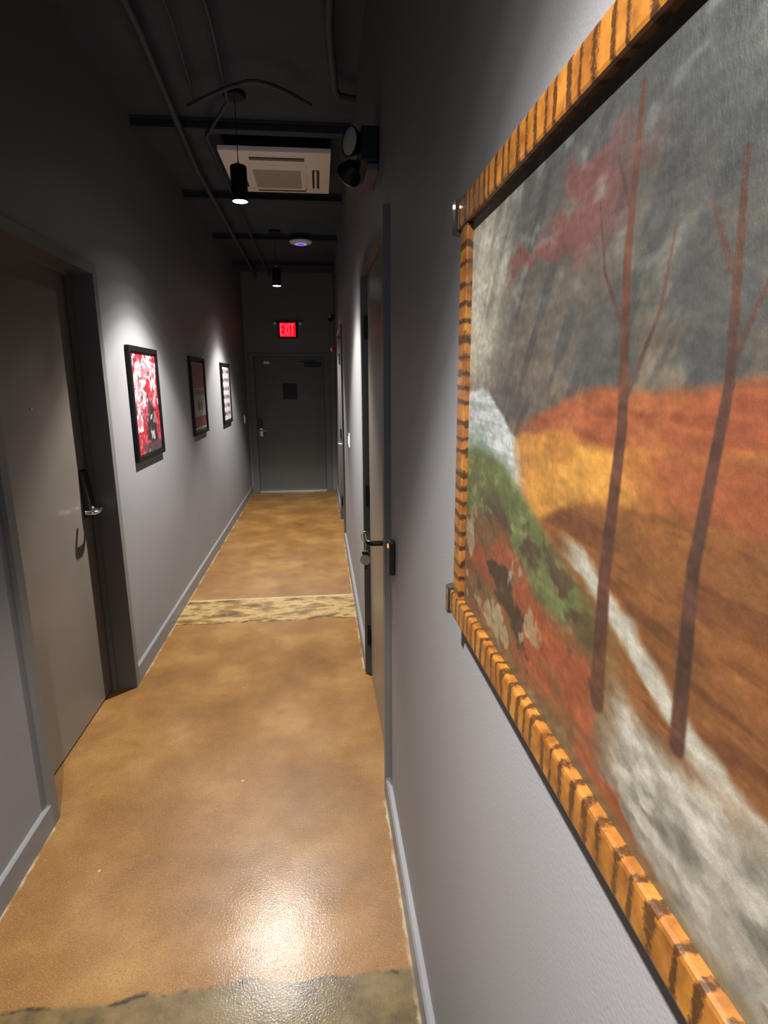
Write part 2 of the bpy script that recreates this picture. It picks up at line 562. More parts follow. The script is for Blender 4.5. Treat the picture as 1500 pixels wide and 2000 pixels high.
lv.build('lever_handle', M['bronze'], d, True)

# door 3: far door of the painting wall
d = thing('door_3', (XR + 0.03, (D3[0] + D3[1]) / 2, 0), 'taupe door in the painting wall between the light switch and the exit door', 'door', kind='structure')
side_frame(d, -1, XR, D3[0], D3[1], 0.19, 0.02, stop=(XR + 0.058, XR + 0.085))
MB().box(rx, rx + 0.045, D3[0] + 0.003, D3[1] - 0.004, 0.008, OT - 0.004, 0.002).build('door_leaf', M['leaf'], d)
for z in (1.92, 1.05, 0.24):
    hinge(d, rx - 0.010, D3[1] - 0.002, z, M['bronze'])
HY = D3[0] + 0.07
MB().box(rx - 0.012, rx, HY - 0.03, HY + 0.03, 0.93, 1.11, 0.003).build('lock_plate', M['nickel'], d)
MB().tube([(rx - 0.008, HY, 1.02), (rx - 0.055, HY, 1.02), (rx - 0.064, HY + 0.01, 1.02), (rx - 0.064, HY + 0.12, 1.02)], 0.009, 12).build('lever_handle', M['nickel'], d, True)

# door 4: end door
d = thing('door_4', ((EX0 + EX1) / 2, YE, 0), 'dark grey exit door at the corridor end with card lock and black square sign', 'door', kind='structure')
f = MB()
FWD = 0.085
f.box(EX0, EX0 + FWD, YE - 0.018, YE + 0.15, 0, EZ)
f.box(EX1 - FWD, EX1, YE - 0.018, YE + 0.15, 0, EZ)
f.box(EX0 + FWD, EX1 - FWD, YE - 0.018, YE + 0.15, EZ - 0.05, EZ)
f.build('door_frame', M['frame_paint'], d)
LX0, LX1, LY = EX0 + FWD + 0.004, EX1 - FWD - 0.004, YE + 0.012
MB().box(LX0, LX1, LY, LY + 0.045, 0.014, EZ - 0.054, 0.002).build('door_leaf', M['leaf_end'], d)
g = MB().box(EX0 + FWD, EX0 + FWD + 0.016, LY + 0.046, LY + 0.075, 0, EZ - 0.05).box(EX1 - FWD - 0.016, EX1 - FWD, LY + 0.046, LY + 0.075, 0, EZ - 0.05)
g.box(EX0 + FWD + 0.016, EX1 - FWD - 0.016, LY + 0.046, LY + 0.075, EZ - 0.066, EZ - 0.05)
g.build('door_stop', M['frame_paint'], d)  # stops added behind the leaf to block background light leaking through the gap
MB().box(EX0 + FWD, EX1 - FWD, YE - 0.03, YE + 0.10, 0, 0.012, 0.003).build('threshold', M['alu'], d, label='bright aluminium threshold strip standing in for light under the door')  # bright metal strip takes the place of the light line under the leaf
lk_ = MB().box(-0.925, -0.865, LY - 0.026, LY, 0.98, 1.115, 0.006).build('card_reader', M['black'], d, label='black card reader of the lock')
sh = MB().box(-0.925, -0.865, LY - 0.020, LY, 0.855, 0.98, 0.006)
sh.tube([(-0.895, LY - 0.018, 0.945), (-0.895, LY - 0.055, 0.945), (-0.888, LY - 0.062, 0.945), (-0.80, LY - 0.062, 0.945)], 0.010, 12)
sh.build('lever_handle', M['nickel'], d, True, 'satin nickel lever with its plate')
cl = MB().box(-0.21, 0.03, LY - 0.045, LY, 1.875, 1.935, 0.006)
cl.build('door_closer', M['bronze'], d)
MB().box(-0.06, -0.035, LY - 0.05, LY - 0.04, 1.93, 1.955).box(-0.30, -0.04, LY - 0.052, LY - 0.046, 1.948, 1.96).build('closer_arm', M['bronze'], d)
s = MB().box(-0.541, -0.330, LY - 0.006, LY - 0.0005, 1.404, 1.639, 0.001).build('door_sign', M['blackmatte'])
tag(rebase(s, (-0.435, LY - 0.003, 1.404)), 'blank black square sign fixed to the exit door', 'sign')
s = MB().box(-0.806, -0.724, LY - 0.003, LY - 0.0005, 1.925, 1.958).build('door_sticker', M['white'])
tag(rebase(s, (-0.765, LY - 0.001, 1.925)), 'small white sticker high on the exit door', 'sticker')

# ------------------------------------------------------------------ keys hanging in the lever of door 2
kx, ky, kz = rx - 0.083, 2.262, 1.045
t = thing('key_bunch', (kx, ky, kz - 0.15), 'bunch of keys with round silver tag hanging from a black door lever', 'keys')
ring = [(kx, ky + 0.013 * math.cos(a), kz - 0.020 + 0.026 * math.sin(a)) for a in [2 * math.pi * i / 24 for i in range(25)]]
MB().tube([(kx + 0.016 * math.cos(a), ky, kz - 0.006 + 0.022 * math.sin(a)) for a in [2 * math.pi * i / 24 for i in range(25)]], 0.0015, 8).build('key_ring', M['nickel'], t, True)
k = MB().box(kx - 0.0012, kx + 0.0012, ky - 0.005, ky + 0.005, kz - 0.072, kz - 0.026)
k.build('key', M['nickel'], t)
MB().box(kx - 0.015, kx + 0.012, ky - 0.006, ky + 0.006, kz - 0.082, kz - 0.066, 0.003).build('key_head', M['black'], t)
MB().lathe((kx - 0.002, ky - 0.003, kz - 0.104), (0.25, 1, 0), [(0, -0.0015), (0.021, -0.0015), (0.022, 0), (0.021, 0.0015), (0, 0.0015)], 28).build('round_tag', M['chrome'], t, True, 'round silver key tag')
MB().box(kx - 0.004, kx + 0.004, ky - 0.004, ky + 0.004, kz - 0.142, kz - 0.126, 0.001).build('key_tip', M['bronze'], t)

# ------------------------------------------------------------------ pendant downlights
def make_pendant():
    t = thing('pendant_light', (PEND_X, PEND_Y[0], PEND_Z), 'black cylinder pendant light hanging in front of the ceiling air conditioner', 'pendant light', 'black cylinder pendants along the corridor')
    x, y, z = PEND_X, PEND_Y[0], PEND_Z
    R = 0.046
    MB().lathe((x, y, z), (0, 0, 1), [(R - 0.004, 0.022), (R - 0.004, 0.0), (R, 0.0), (R, 0.176), (R - 0.004, 0.183), (0.0, 0.183)], 48).build('shade', M['blackmatte'], t, True)
    MB().lathe((x, y, z + 0.0015), (0, 0, 1), [(0, 0), (R - 0.0045, 0.0), (R - 0.0045, 0.004), (0, 0.004)], 40).build('lens', M['lamp'], t, True)
    MB().box(x - 0.014, x + 0.010, y - 0.004, y + 0.004, z + 0.183, z + 0.200).lathe((x, y, z + 0.19), (0, 0, 1), [(0, 0), (0.005, 0), (0.004, 0.02), (0, 0.02)], 12).build('cord_grip', M['nickel'], t)
    MB().tube([(x, y, z + 0.20), (x, y, ZC - 0.02)], 0.0022, 8).build('cord', M['black'], t, True)
    MB().lathe((x, y, ZC), (0, 0, -1), [(0, 0), (0.06, 0), (0.06, 0.018), (0.054, 0.024), (0, 0.024)], 32).build('canopy', M['blackmatte'], t, True)
    ld = bpy.data.lights.new('pendant_lamp', 'SPOT')
    ld.energy = LAMP_W
    ld.use_nodes = True                      # reflector: beam strongest straight down, sharp cut-off near 48 degrees
    lt = ld.node_tree
    em = lt.nodes['Emission']
    tcn = nd(lt, 'ShaderNodeTexCoord')
    sp = nd(lt, 'ShaderNodeSeparateXYZ')
    lk(lt, tcn.outputs['Normal'], sp.inputs[0])
    ab = nd(lt, 'ShaderNodeMath', operation='ABSOLUTE')
    lk(lt, sp.outputs['Z'], ab.inputs[0])
    cr_ = nd(lt, 'ShaderNodeValToRGB')
    el = cr_.color_ramp.elements
    el[0].position, el[0].color = math.cos(math.radians(68)), (0, 0, 0, 1)
    el[1].position, el[1].color = 1.0, (1, 1, 1, 1)
    for ang, k_ in ((58, 0.008), (52, 0.035), (48, 0.12), (45, 0.33), (42, 0.56), (36, 0.74), (27, 0.95)):
        e_ = el.new(math.cos(math.radians(ang)))
        e_.color = (k_, k_, k_, 1)
    lk(lt, ab.outputs[0], cr_.inputs['Fac'])
    lk(lt, cr_.outputs['Color'], em.inputs['Strength'])
    ld.color = (1.0, 0.965, 0.915)
    ld.spot_size = math.radians(140)
    ld.spot_blend = 0.1
    ld.shadow_soft_size = 0.02
    lo = bpy.data.objects.new('pendant_lamp', ld)
    col.objects.link(lo)
    lo.parent = t
    lo.location = (0, 0, -0.026)
    return t
pend = make_pendant()
for i, y in enumerate(PEND_Y):
    o = pend if i == 0 else copy_tree(pend)
    o.location = (PEND_X, y, PEND_Z)
    o['label'] = ('black cylinder pendant light hanging in front of the ceiling air conditioner',
                  'black cylinder pendant light hanging before the exit door',
                  'black cylinder pendant light hanging beside the large painting')[i]

# ------------------------------------------------------------------ ceiling cassette air conditioner
AX0, AX1, AY0, AY1, AZ = -0.600, 0.120, 4.175, 4.995, 3.09
ac = thing('air_conditioner', ((AX0 + AX1) / 2, (AY0 + AY1) / 2, AZ), 'cream square ceiling cassette air conditioner', 'air conditioner')
MB().box(AX0 + 0.04, AX1 - 0.04, AY0 + 0.04, AY1 - 0.04, AZ + 0.035, ZC - 0.001).build('body', M['blackmatte'], ac)
# panel as a ring of pieces around the four slots and the intake
gx0, gx1, gy0, gy1 = AX0 + 0.185, AX1 - 0.205, AY0 + 0.31, AY1 - 0.13
sw = 0.050
f_slot = (gx0, gx1 + 0.03, AY0 + 0.05, AY0 + 0.05 + 0.095)
r_slot = (AX1 - 0.125, AX1 - 0.075, gy0, gy1)
l_slot = (AX0 + 0.075, AX0 + 0.125, gy0, gy1)
k_slot = (gx0, gx1 + 0.03, AY1 - 0.085, AY1 - 0.045)
panel = MB().box(AX0, AX1, AY0, AY1, AZ + 0.004, AZ + 0.035, 0.004)
panel.box(AX0 + 0.150, AX1 - 0.165, AY0 + 0.215, AY1 - 0.10, AZ - 0.002, AZ + 0.004, 0.0015)
panel.build('panel', M['cream'], ac)
MB().box(gx0, gx1, gy0, gy1, AZ - 0.0035, AZ - 0.0015).build('intake_grille', M['grille'], ac)
for nm, (a0, a1, b0, b1) in (('f', f_slot), ('r', r_slot), ('l', l_slot), ('k', k_slot)):
    sl = MB().box(a0, a1, b0, b1, AZ + 0.001, AZ + 0.0045).build('air_slot', M['slot'], ac)
    if nm in 'fk':
        w = (b1 - b0)
        MB().prism([(b0 + w * 0.45, AZ - 0.004), (b1 - 0.004, AZ + 0.001), (b1 - 0.004, AZ + 0.0015), (b0 + w * 0.45, AZ - 0.002)], 0, a0 + 0.004, a1 - 0.004).build('louvre', M['louvre'], sl)
        MB().box(a0 - 0.003, a1 + 0.003, b0 - 0.004, b0 + 0.002 if nm == 'k' else b0 + w * 0.30, AZ - 0.002, AZ + 0.004).build('slot_flap', M['cream'], sl)
    else:
        MB().box(a0 + 0.016, a0 + 0.032, b0 + 0.004, b1 - 0.004, AZ - 0.004, AZ + 0.001).build('louvre', M['cream'], sl)
for px in (AX0 + 0.155, AX1 - 0.172):
    MB().lathe((px, AY1 - 0.112, AZ - 0.002), (0, 0, -1), [(0, 0.002), (0.006, 0.002), (0.007, 0.0)], 12).build('panel_screw', M['slot'], ac)

# ------------------------------------------------------------------ round wireless access point
ap = thing('access_point', (-0.152, 6.80, ZC - 0.055), 'white round ceiling access point with a blue glowing ring', 'access point')
MB().lathe((-0.152, 6.80, ZC - 0.055), (0, 0, -1), [(0, 0), (0.112, 0), (0.124, 0.008), (0.122, 0.016), (0.10, 0.027), (0.066, 0.034), (0.0, 0.036)], 48).build('dome', M['white'], ap, True)
MB().lathe((-0.152, 6.80, ZC - 0.0885), (0, 0, -1), [(0.046, 0.0), (0.062, 0.0), (0.062, 0.0032), (0.046, 0.0040), (0.046, 0.0)], 40).build('light_ring', M['led_blue'], ap, True)

# ------------------------------------------------------------------ conduits on the ceiling
def conduit(pts, r, label, mat=None):
    o = MB().tube(pts, r, 10).build('conduit', mat or M['pipe'], None, True)
    tag(rebase(o, pts[0]), label, 'conduit')
Zp = ZC - 0.056
conduit([(-0.68, YB, Zp - 0.018), (-0.72, 2.93, Zp - 0.018), (-0.815, 4.6, Zp - 0.018), (-0.85, YE, Zp - 0.018)], 0.018, 'thicker grey conduit running under the ceiling joists along the poster wall')
conduit([(-0.36, YB, Zp - 0.010), (-0.41, 2.9, Zp - 0.010), (-0.445, 3.60, Zp - 0.010), (-0.645, 4.08, Zp - 0.010), (-0.665, YE, Zp - 0.010)], 0.010, 'thin grey conduit under the ceiling joists bending round the air conditioner')
conduit([(-0.545, YB, Zp - 0.007), (-0.57, 2.9, Zp - 0.007), (-0.62, 3.6, Zp - 0.007)], 0.007, 'short thin cable pipe between the two long ceiling conduits')
conduit([(0.075, YB, Zp - 0.020), (0.085, 2.85, Zp - 0.020), (0.125, 3.40, Zp - 0.020), (0.15, 3.47, Zp - 0.020), (XR - 0.003, 3.50, Zp - 0.020)], 0.020, 'grey conduit under the ceiling that turns into the painting wall')
arc = []
for i in range(25):
    a = i / 24
    arc.append((-0.66 + 0.66 * a, 3.62 - 0.36 * math.sin(min(1.0, a * 1.05) * math.pi * 0.62) + 0.62 * max(0, a - 0.55) ** 1.3 * 1.2, Zp - 0.034 - 0.012 * math.sin(a * math.pi)))
conduit(arc, 0.011, 'loop of flexible conduit sagging across the ceiling above the pendant')

# ------------------------------------------------------------------ emergency light on the painting wall
def emergency_light(loc, label, scale=1.0):
    x, y, z = loc
    t = thing('emergency_light', loc, label, 'emergency light', 'twin-head emergency lights')
    s = scale
    MB().box(x - 0.065 * s, x, y, y + 0.26 * s, z, z + 0.115 * s, 0.006).build('housing', M['blackmatte'], t)
    MB().box(x - 0.045 * s, x, y + 0.02 * s, y + 0.24 * s, z - 0.028 * s, z, 0.004).build('test_tray', M['frame_paint'], t)
    for k, (dy, dz, aim) in enumerate(((0.07, 0.085, (-0.86, -0.50, 0.0)), (0.18, 0.01, (-0.45, 0.80, -0.38)))):
        c = Vector((x - 0.10 * s, y + dy * s, z + dz * s))
        ax = Vector(aim).normalized()
        h = MB().lathe(c, ax, [(0.0, -0.055 * s), (0.022 * s, -0.052 * s), (0.036 * s, -0.035 * s), (0.048 * s, -0.005 * s), (0.050 * s, 0.004 * s), (0.046 * s, 0.004 * s)], 28)
        h.tube([(x - 0.06 * s, y + dy * s, z + 0.06 * s), c - ax * 0.045 * s], 0.009 * s, 10)
        hd = h.build('lamp_head', M['blackmatte'], t, True)
        MB().lathe(c, ax, [(0.0465 * s, 0.003 * s), (0.03 * s, 0.008 * s), (0.0, 0.010 * s)], 28).build('lamp_lens', M['lens_off'], hd, True)
        MB().lathe(c, ax, [(0.0465 * s, 0.004 * s), (0.0505 * s, 0.0045 * s), (0.0505 * s, 0.002 * s)], 28).build('lens_rim', M['nickel' if k else 'blackmatte'], hd, True)
    return t
emergency_light((XR, 2.30, 2.428), 'black twin-head emergency light above the door with the keys')
emergency_light((XR, 8.60, 2.52), 'small black emergency light above the fire alarm beside the exit door', 0.6)

# ------------------------------------------------------------------ fire alarm strobe
fa = thing('fire_alarm', (XR, 8.72, 2.07), 'red wall fire alarm with clear strobe next to the exit door', 'fire alarm')
MB().box(XR - 0.035, XR, 8.66, 8.78, 2.06, 2.18, 0.008).build('case', M['red_plastic'], fa)
MB().box(XR - 0.062, XR - 0.035, 8.70, 8.74, 2.09, 2.14, 0.006).build('strobe', M['white'], fa)

# ------------------------------------------------------------------ exit sign
ex = thing('exit_sign', (-0.4325, YE, 2.285), 'red glowing EXIT sign with two small lamp heads above the far door', 'exit sign')
MB().box(-0.575, -0.290, YE - 0.045, YE, 2.285, 2.525, 0.006).build('housing', M['blackmatte'], ex)
MB().box(-0.548, -0.317, YE - 0.049, YE - 0.044, 2.306, 2.503, 0.001).build('face', M['exit_red'], ex)
yf0, yf1 = YE - 0.053, YE - 0.0485
def letter(polys, nm):
    b_ = MB()
    for p in polys:
        b_.prism([(q[0], q[1]) for q in p], 1, yf0, yf1)
    b_.build(nm, M['exit_letter'], ex)
def rect(x0, x1, z0, z1):
    return [(x0, z0), (x1, z0), (x1, z1), (x0, z1)]
zb, zt, st = 2.322, 2.488, 0.014
x = -0.540
letter([rect(x, x + st, zb, zt), rect(x + st, x + 0.048, zt - st, zt), rect(x + st, x + 0.042, 2.398, 2.398 + st), rect(x + st, x + 0.048, zb, zb + st)], 'letter_e')
x = -0.484
letter([[(x, zb), (x + st * 1.1, zb), (x + 0.056, zt), (x + 0.056 - st * 1.1, zt)], [(x + 0.056 - st * 1.1, zb), (x + 0.056, zb), (x + 0.0345, 2.398), (x + 0.0275, 2.388)], [(x, zt), (x + 0.0215, 2.412), (x + 0.0285, 2.422), (x + st * 1.1, zt)]], 'letter_x')
x = -0.418
letter([rect(x, x + st, zb, zt)], 'letter_i')
x = -0.393
letter([rect(x, x + 0.056, zt - st, zt), rect(x + 0.021, x + 0.021 + st, zb, zt - st)], 'letter_t')
for sx in (-0.615, -0.250):
    h = MB().lathe((sx, YE - 0.05, 2.49), (0.0, -1, -0.25), [(0, -0.03), (0.02, -0.025), (0.028, 0.0), (0.030, 0.006), (0.026, 0.006)], 20)
    h.tube([(sx, YE - 0.03, 2.49), (-0.575 if sx < -0.4 else -0.290, YE - 0.02, 2.47)], 0.007, 8)
    hd = h.build('lamp_head', M['blackmatte'], ex, True)
    MB().lathe((sx, YE - 0.05, 2.49), (0.0, -1, -0.25), [(0.0265, 0.005), (0.0, 0.010)], 20).build('lamp_lens', M['lens_off'], hd, True)

# ------------------------------------------------------------------ switches and card reader
def switch(x, s, y, z, label):
    t = thing('light_switch', (x, y, z), label, 'light switch', 'wall light switches')
    a, c = sorted((x, x + s * 0.007))
    MB().box(a, c, y - 0.036, y + 0.036, z, z + 0.115, 0.002).build('plate', M['white'], t)
    a, c = sorted((x + s * 0.005, x + s * 0.012))
    MB().box(a, c, y - 0.016, y + 0.016, z + 0.025, z + 0.09, 0.002).build('rocker', M['white'], t)
switch(XR, -1, 4.86, 1.12, 'white rocker light switch on the wall between two doors')
switch(XL, 1, 8.48, 1.09, 'white rocker light switch on the poster wall near the exit door')

cr = thing('card_reader', (XR, 1.885, 1.005), 'black wall card reader with a red light beside the door with keys', 'card reader')
MB().box(XR - 0.022, XR, 1.86, 1.905, 1.005, 1.125, 0.006).build('case', M['black'], cr)
MB().lathe((XR - 0.0215, 1.883, 1.106), (-1, 0, 0), [(0, 0.004), (0.006, 0.003), (0.0085, 0.0)], 18).build('red_light', M['led_red'], cr, True)

# ------------------------------------------------------------------ posters on the left wall
M['print'] = paint_mat('poster_print', 0.45, 0.0, 40, coat=0.25)
def art_red(u, v):
    w1 = fbm(u, v, 4, 6, 11)
    w2 = fbm(u, v, 5, 7, 31)
    w3, w4 = fbm(u, v, 9, 14, 61), fbm(u, v, 10, 15, 71)
    uu, vv = u + (w1 - 0.5) * 0.34 + (w3 - 0.5) * 0.22, v + (w2 - 0.5) * 0.24 + (w4 - 0.5) * 0.14
    c = np.ones(u.shape + (3,)) * np.array((196, 30, 48))
    c = lay(c, (226, 74, 92), sm(0.5, 0.62, fbm(u, v, 6, 8, 5)))
    for cu, cv, a, b_, rot_ in ((0.45, 0.82, 0.42, 0.10, 0.3), (0.28, 0.70, 0.16, 0.16, 0), (0.80, 0.80, 0.14, 0.16, 0), (0.30, 0.56, 0.30, 0.10, -0.2), (0.16, 0.34, 0.20, 0.13, 0.2), (0.08, 0.93, 0.07, 0.06, 0), (0.86, 0.93, 0.2, 0.05, 0), (0.88, 0.58, 0.07, 0.10, 0)):
        du, dv = uu - cu, vv - cv
        p, q = du * math.cos(rot_) + dv * math.sin(rot_), -du * math.sin(rot_) + dv * math.cos(rot_)
        d_ = (p / a) ** 2 + (q / b_) ** 2
        c = lay(c, (246, 232, 230), 1 - sm(0.75, 1.05, d_))
        c = lay(c, (226, 92, 116), (1 - sm(0.12, 0.35, d_)) * 0.8)
    body = ((uu - 0.66) / 0.22) ** 2 + ((vv - 0.27) / 0.24) ** 2
    c = lay(c, (44, 38, 40), 1 - sm(0.8, 1.05, body))
    neck = ((uu - 0.55) / 0.10) ** 2 + ((vv - 0.50) / 0.12) ** 2
    c = lay(c, (70, 58, 60), 1 - sm(0.8, 1.05, neck))
    c = lay(c, (210, 204, 200), (1 - sm(0.6, 1.0, ((uu - 0.70) / 0.09) ** 2 + ((vv - 0.34) / 0.05) ** 2)))
    c = lay(c, (200, 196, 192), (1 - sm(0.6, 1.0, ((uu - 0.66) / 0.05) ** 2 + ((vv - 0.15) / 0.05) ** 2)))
    c = lay(c, (96, 74, 74), sm(0.12, 0.06, v) * sm(0.2, 0.3, u))
    c = lay(c, (64, 52, 56), sm(0.60, 0.68, fbm(u, v, 12, 16, 81)) * 0.7)
    c = lay(c, (232, 150, 160), sm(0.62, 0.70, fbm(u, v, 9, 13, 91)) * 0.7)
    return c
def art_bill(u, v):
    c = np.ones(u.shape + (3,)) * np.array((196, 188, 176))
    top = (v > 0.62) & (v < 0.97)
    c = lay(c, (176, 92, 78), top * (0.75 + 0.25 * (np.sin(v * 180) > -0.3)))
    c = lay(c, (60, 66, 66), ((v > 0.50) & (v < 0.60)) * 0.9 * (np.sin(v * 260) > -0.2))
    figs = np.exp(-(((u - 0.45) / 0.10) ** 2 + ((v - 0.36) / 0.11) ** 2)) + np.exp(-(((u - 0.68) / 0.08) ** 2 + ((v - 0.36) / 0.10) ** 2))
    c = lay(c, (96, 84, 80), sm(0.4, 0.7, figs + (fbm(u, v, 10, 12, 3) - 0.5) * 0.6))
    c = lay(c, (150, 52, 58), ((v < 0.20) & (v > 0.04)) * (0.8 + 0.2 * fbm(u, v, 8, 12, 9)))
    return c
def art_rows(u, v):
    c = np.ones(u.shape + (3,)) * np.array((236, 226, 230))
    for r in range(6):
        for k in range(4):
            cu, cv = 0.17 + 0.22 * k, 0.91 - 0.158 * r
            d_ = ((u - cu + (fbm(u, v, 14, 18, r * 5 + k) - 0.5) * 0.12) / 0.075) ** 2 + ((v - cv) / 0.045) ** 2
            c = lay(c, ((66, 54, 62), (120, 84, 100), (90, 70, 80))[(r + k) % 3], 1 - sm(0.7, 1.15, d_))
    return c
def poster(y0, y1, z0, z1, paint, label, matw, mat_bottom):
    x0 = XL
    dpt, w = 0.024, 0.030
    t = thing('framed_poster', (x0, (y0 + y1) / 2, z0), label, 'poster', 'framed posters on the grey wall')
    f_ = MB()
    X0, X1 = x0 + 0.002, x0 + dpt
    f_.box(X0, X1, y0, y0 + w, z0, z1)
    f_.box(X0, X1, y1 - w, y1, z0, z1)
    f_.box(X0, X1, y0 + w, y1 - w, z0, z0 + w)
    f_.box(X0, X1, y0 + w, y1 - w, z1 - w, z1)
    f_.build('frame', M['poster_frame'], t)
    MB().box(X0, x0 + 0.012, y0 + w, y1 - w, z0 + w, z1 - w).build('backing_mat', M['poster_frame'], t)
    a, b_ = y0 + w + matw, y1 - w - matw
    c_, d_ = z0 + w + mat_bottom, z1 - w - matw
    print_grid('print', 70, 100, lambda u, v: np.stack([np.full(u.shape, x0 + 0.0130), a + (b_ - a) * u, c_ + (d_ - c_) * v], -1), paint, M['print'], t, 0.29)
poster(3.47, 4.05, 1.20, 1.862, art_red, 'black-framed red and white poster with a dark figure, nearest the recessed door', 0.004, 0.004)
poster(5.06, 5.66, 1.21, 1.868, art_bill, 'dim black-framed poster of red and grey bands between two spotlit posters', 0.012, 0.012)
poster(6.62, 7.21, 1.20, 1.868, art_rows, 'black-framed white poster with rows of small dark figures', 0.010, 0.010)

# ------------------------------------------------------------------ the large painting on the right wall
def grained_wood():
    m, nt, b_ = new_mat('grain_painted_frame')
    tc = nd(nt, 'ShaderNodeTexCoord')
    mp = nd(nt, 'ShaderNodeMapping', inp={'Scale': (1, 1, 0.22)})
    lk(nt, tc.outputs['Object'], mp.inputs['Vector'])
    wv = nd(nt, 'ShaderNodeTexWave', wave_type='BANDS', bands_direction='Y', inp={'Scale': 13.0, 'Distortion': 4.5, 'Detail': 3.0, 'Detail Scale': 2.2})
    lk(nt, mp.outputs['Vector'], wv.inputs['Vector'])
    n = nd(nt, 'ShaderNodeTexNoise', inp={'Scale': 240, 'Detail': 4, 'Roughness': 0.7})
    lk(nt, tc.outputs['Object'], n.inputs['Vector'])
    nm = nd(nt, 'ShaderNodeTexNoise', inp={'Scale': 26, 'Detail': 3, 'Roughness': 0.6})
    lk(nt, tc.outputs['Object'], nm.inputs['Vector'])
    base = nd(nt, 'ShaderNodeValToRGB')
    e0, e1 = base.color_ramp.elements
    e0.position, e0.color = 0.36, lin((76, 43, 11)) + (1,)
    e1.position, e1.color = 0.64, lin((110, 70, 24)) + (1,)
    lk(nt, nm.outputs['Fac'], base.inputs['Fac'])
    # dark combed streaks: bands broken up by coarse and fine noise
    s1 = nd(nt, 'ShaderNodeMath', operation='MULTIPLY_ADD', inp={1: 1.5})
    lk(nt, n.outputs['Fac'], s1.inputs[0])
    s0 = nd(nt, 'ShaderNodeMath', operation='MULTIPLY', inp={1: 1.1})
    lk(nt, nm.outputs['Fac'], s0.inputs[0])
    lk(nt, s0.outputs[0], s1.inputs[2])
    s2 = nd(nt, 'ShaderNodeMath', operation='SUBTRACT')
    lk(nt, s1.outputs[0], s2.inputs[0])
    lk(nt, wv.outputs['Fac'], s2.inputs[1])
    dkm = nd(nt, 'ShaderNodeMapRange', interpolation_type='SMOOTHSTEP', inp={'From Min': 0.80, 'From Max': 1.28, 'To Max': 0.9})
    lk(nt, s2.outputs[0], dkm.inputs['Value'])
    mxd = nd(nt, 'ShaderNodeMix', data_type='RGBA')
    lk(nt, dkm.outputs['Result'], mxd.inputs['Factor'])
    lk(nt, base.outputs['Color'], mxd.inputs['A'])
    mxd.inputs['B'].default_value = lin((30, 14, 4)) + (1,)
    lk(nt, mxd.outputs['Result'], b_.inputs['Base Color'])
    b_.inputs['Roughness'].default_value = 0.34
    b_.inputs['Coat Weight'].default_value = 0.3
    bp = nd(nt, 'ShaderNodeBump', inp={'Strength': 0.25, 'Distance': 0.001})
    lk(nt, n.outputs['Fac'], bp.inputs['Height'])
    lk(nt, bp.outputs['Normal'], b_.inputs['Normal'])
    return m
def grained_wood_upright():
    m = grained_wood()
    m.name = 'grain_painted_frame_upright'
    for n in m.node_tree.nodes:
        if n.type == 'TEX_WAVE':
            n.bands_direction = 'Z'
        if n.type == 'MAPPING':
            n.inputs['Scale'].default_value = (1, 0.22, 1)
    return m
M['grain'] = grained_wood()
M['grain_up'] = grained_wood_upright()
M['canvas'] = paint_mat('oil_paint_on_canvas', 0.42, 0.5, 90, (1, 1.6, 0.7), coat=0.12, var=0.10)
M['block'] = plain('ebonised_corner_block', (30, 28, 27), 0.28, var=0.2, scale=60, coat=0.4)

FX = 0.2045                      # front of the frame
PZ0, PZ1, PY1, PY0 = 1.278, 1.900, 0.872, 0.042
FW = 0.038
pt = thing('framed_painting', (XR, (PY0 + PY1) / 2, PZ0), 'large autumn landscape painting in an orange grained frame with dark corner blocks', 'painting')
EAR = 0.036
bev = 0.004
MB().box(FX, XR - 0.004, PY0 - EAR * 0.4, PY1 + EAR * 0.4, PZ1 - FW, PZ1, bev).build('frame_rail', M['grain'], pt)
MB().box(FX, XR - 0.004, PY0 - EAR * 0.4, PY1 + EAR * 0.4, PZ0, PZ0 + FW, bev).build('frame_rail', M['grain'], pt)
MB().box(FX + 0.002, XR - 0.004, PY1 - FW, PY1, PZ0 + FW, PZ1 - FW, 0.002).build('frame_rail', M['grain_up'], pt)
MB().box(FX + 0.002, XR - 0.004, PY0, PY0 + FW, PZ0 + FW, PZ1 - FW, 0.002).build('frame_rail', M['grain_up'], pt)
for zc, sgn in ((PZ1, 1), (PZ0, -1)):
    for ye, sy in ((PY1, 1), (PY0, -1)):
        y_in, y_out = ye + sy * EAR * 0.4, ye + sy * (EAR * 0.4 + 0.026)
        a, c = sorted((y_in, y_out))
        z0_, z1_ = (PZ1 - FW - 0.002, PZ1 + 0.004) if sgn > 0 else (PZ0 - 0.004, PZ0 + FW + 0.002)
        ch = 0.009
        if sy > 0:
            pts = [(FX - 0.003, a), (XR - 0.003, a), (XR - 0.003, c), (FX + ch, c), (FX - 0.003, c - ch)]
        else:
            pts = [(FX - 0.003, a + ch), (FX + ch, a), (XR - 0.003, a), (XR - 0.003, c), (FX - 0.003, c)]
        MB().prism(pts, 2, z0_, z1_).build('corner_block', M['block'], pt)
MB().box(0.2165, XR - 0.006, PY0 + 0.01, PY1 - 0.01, PZ0 + 0.01, PZ1 - 0.01).build('stretcher_board', M['bronze'], pt)

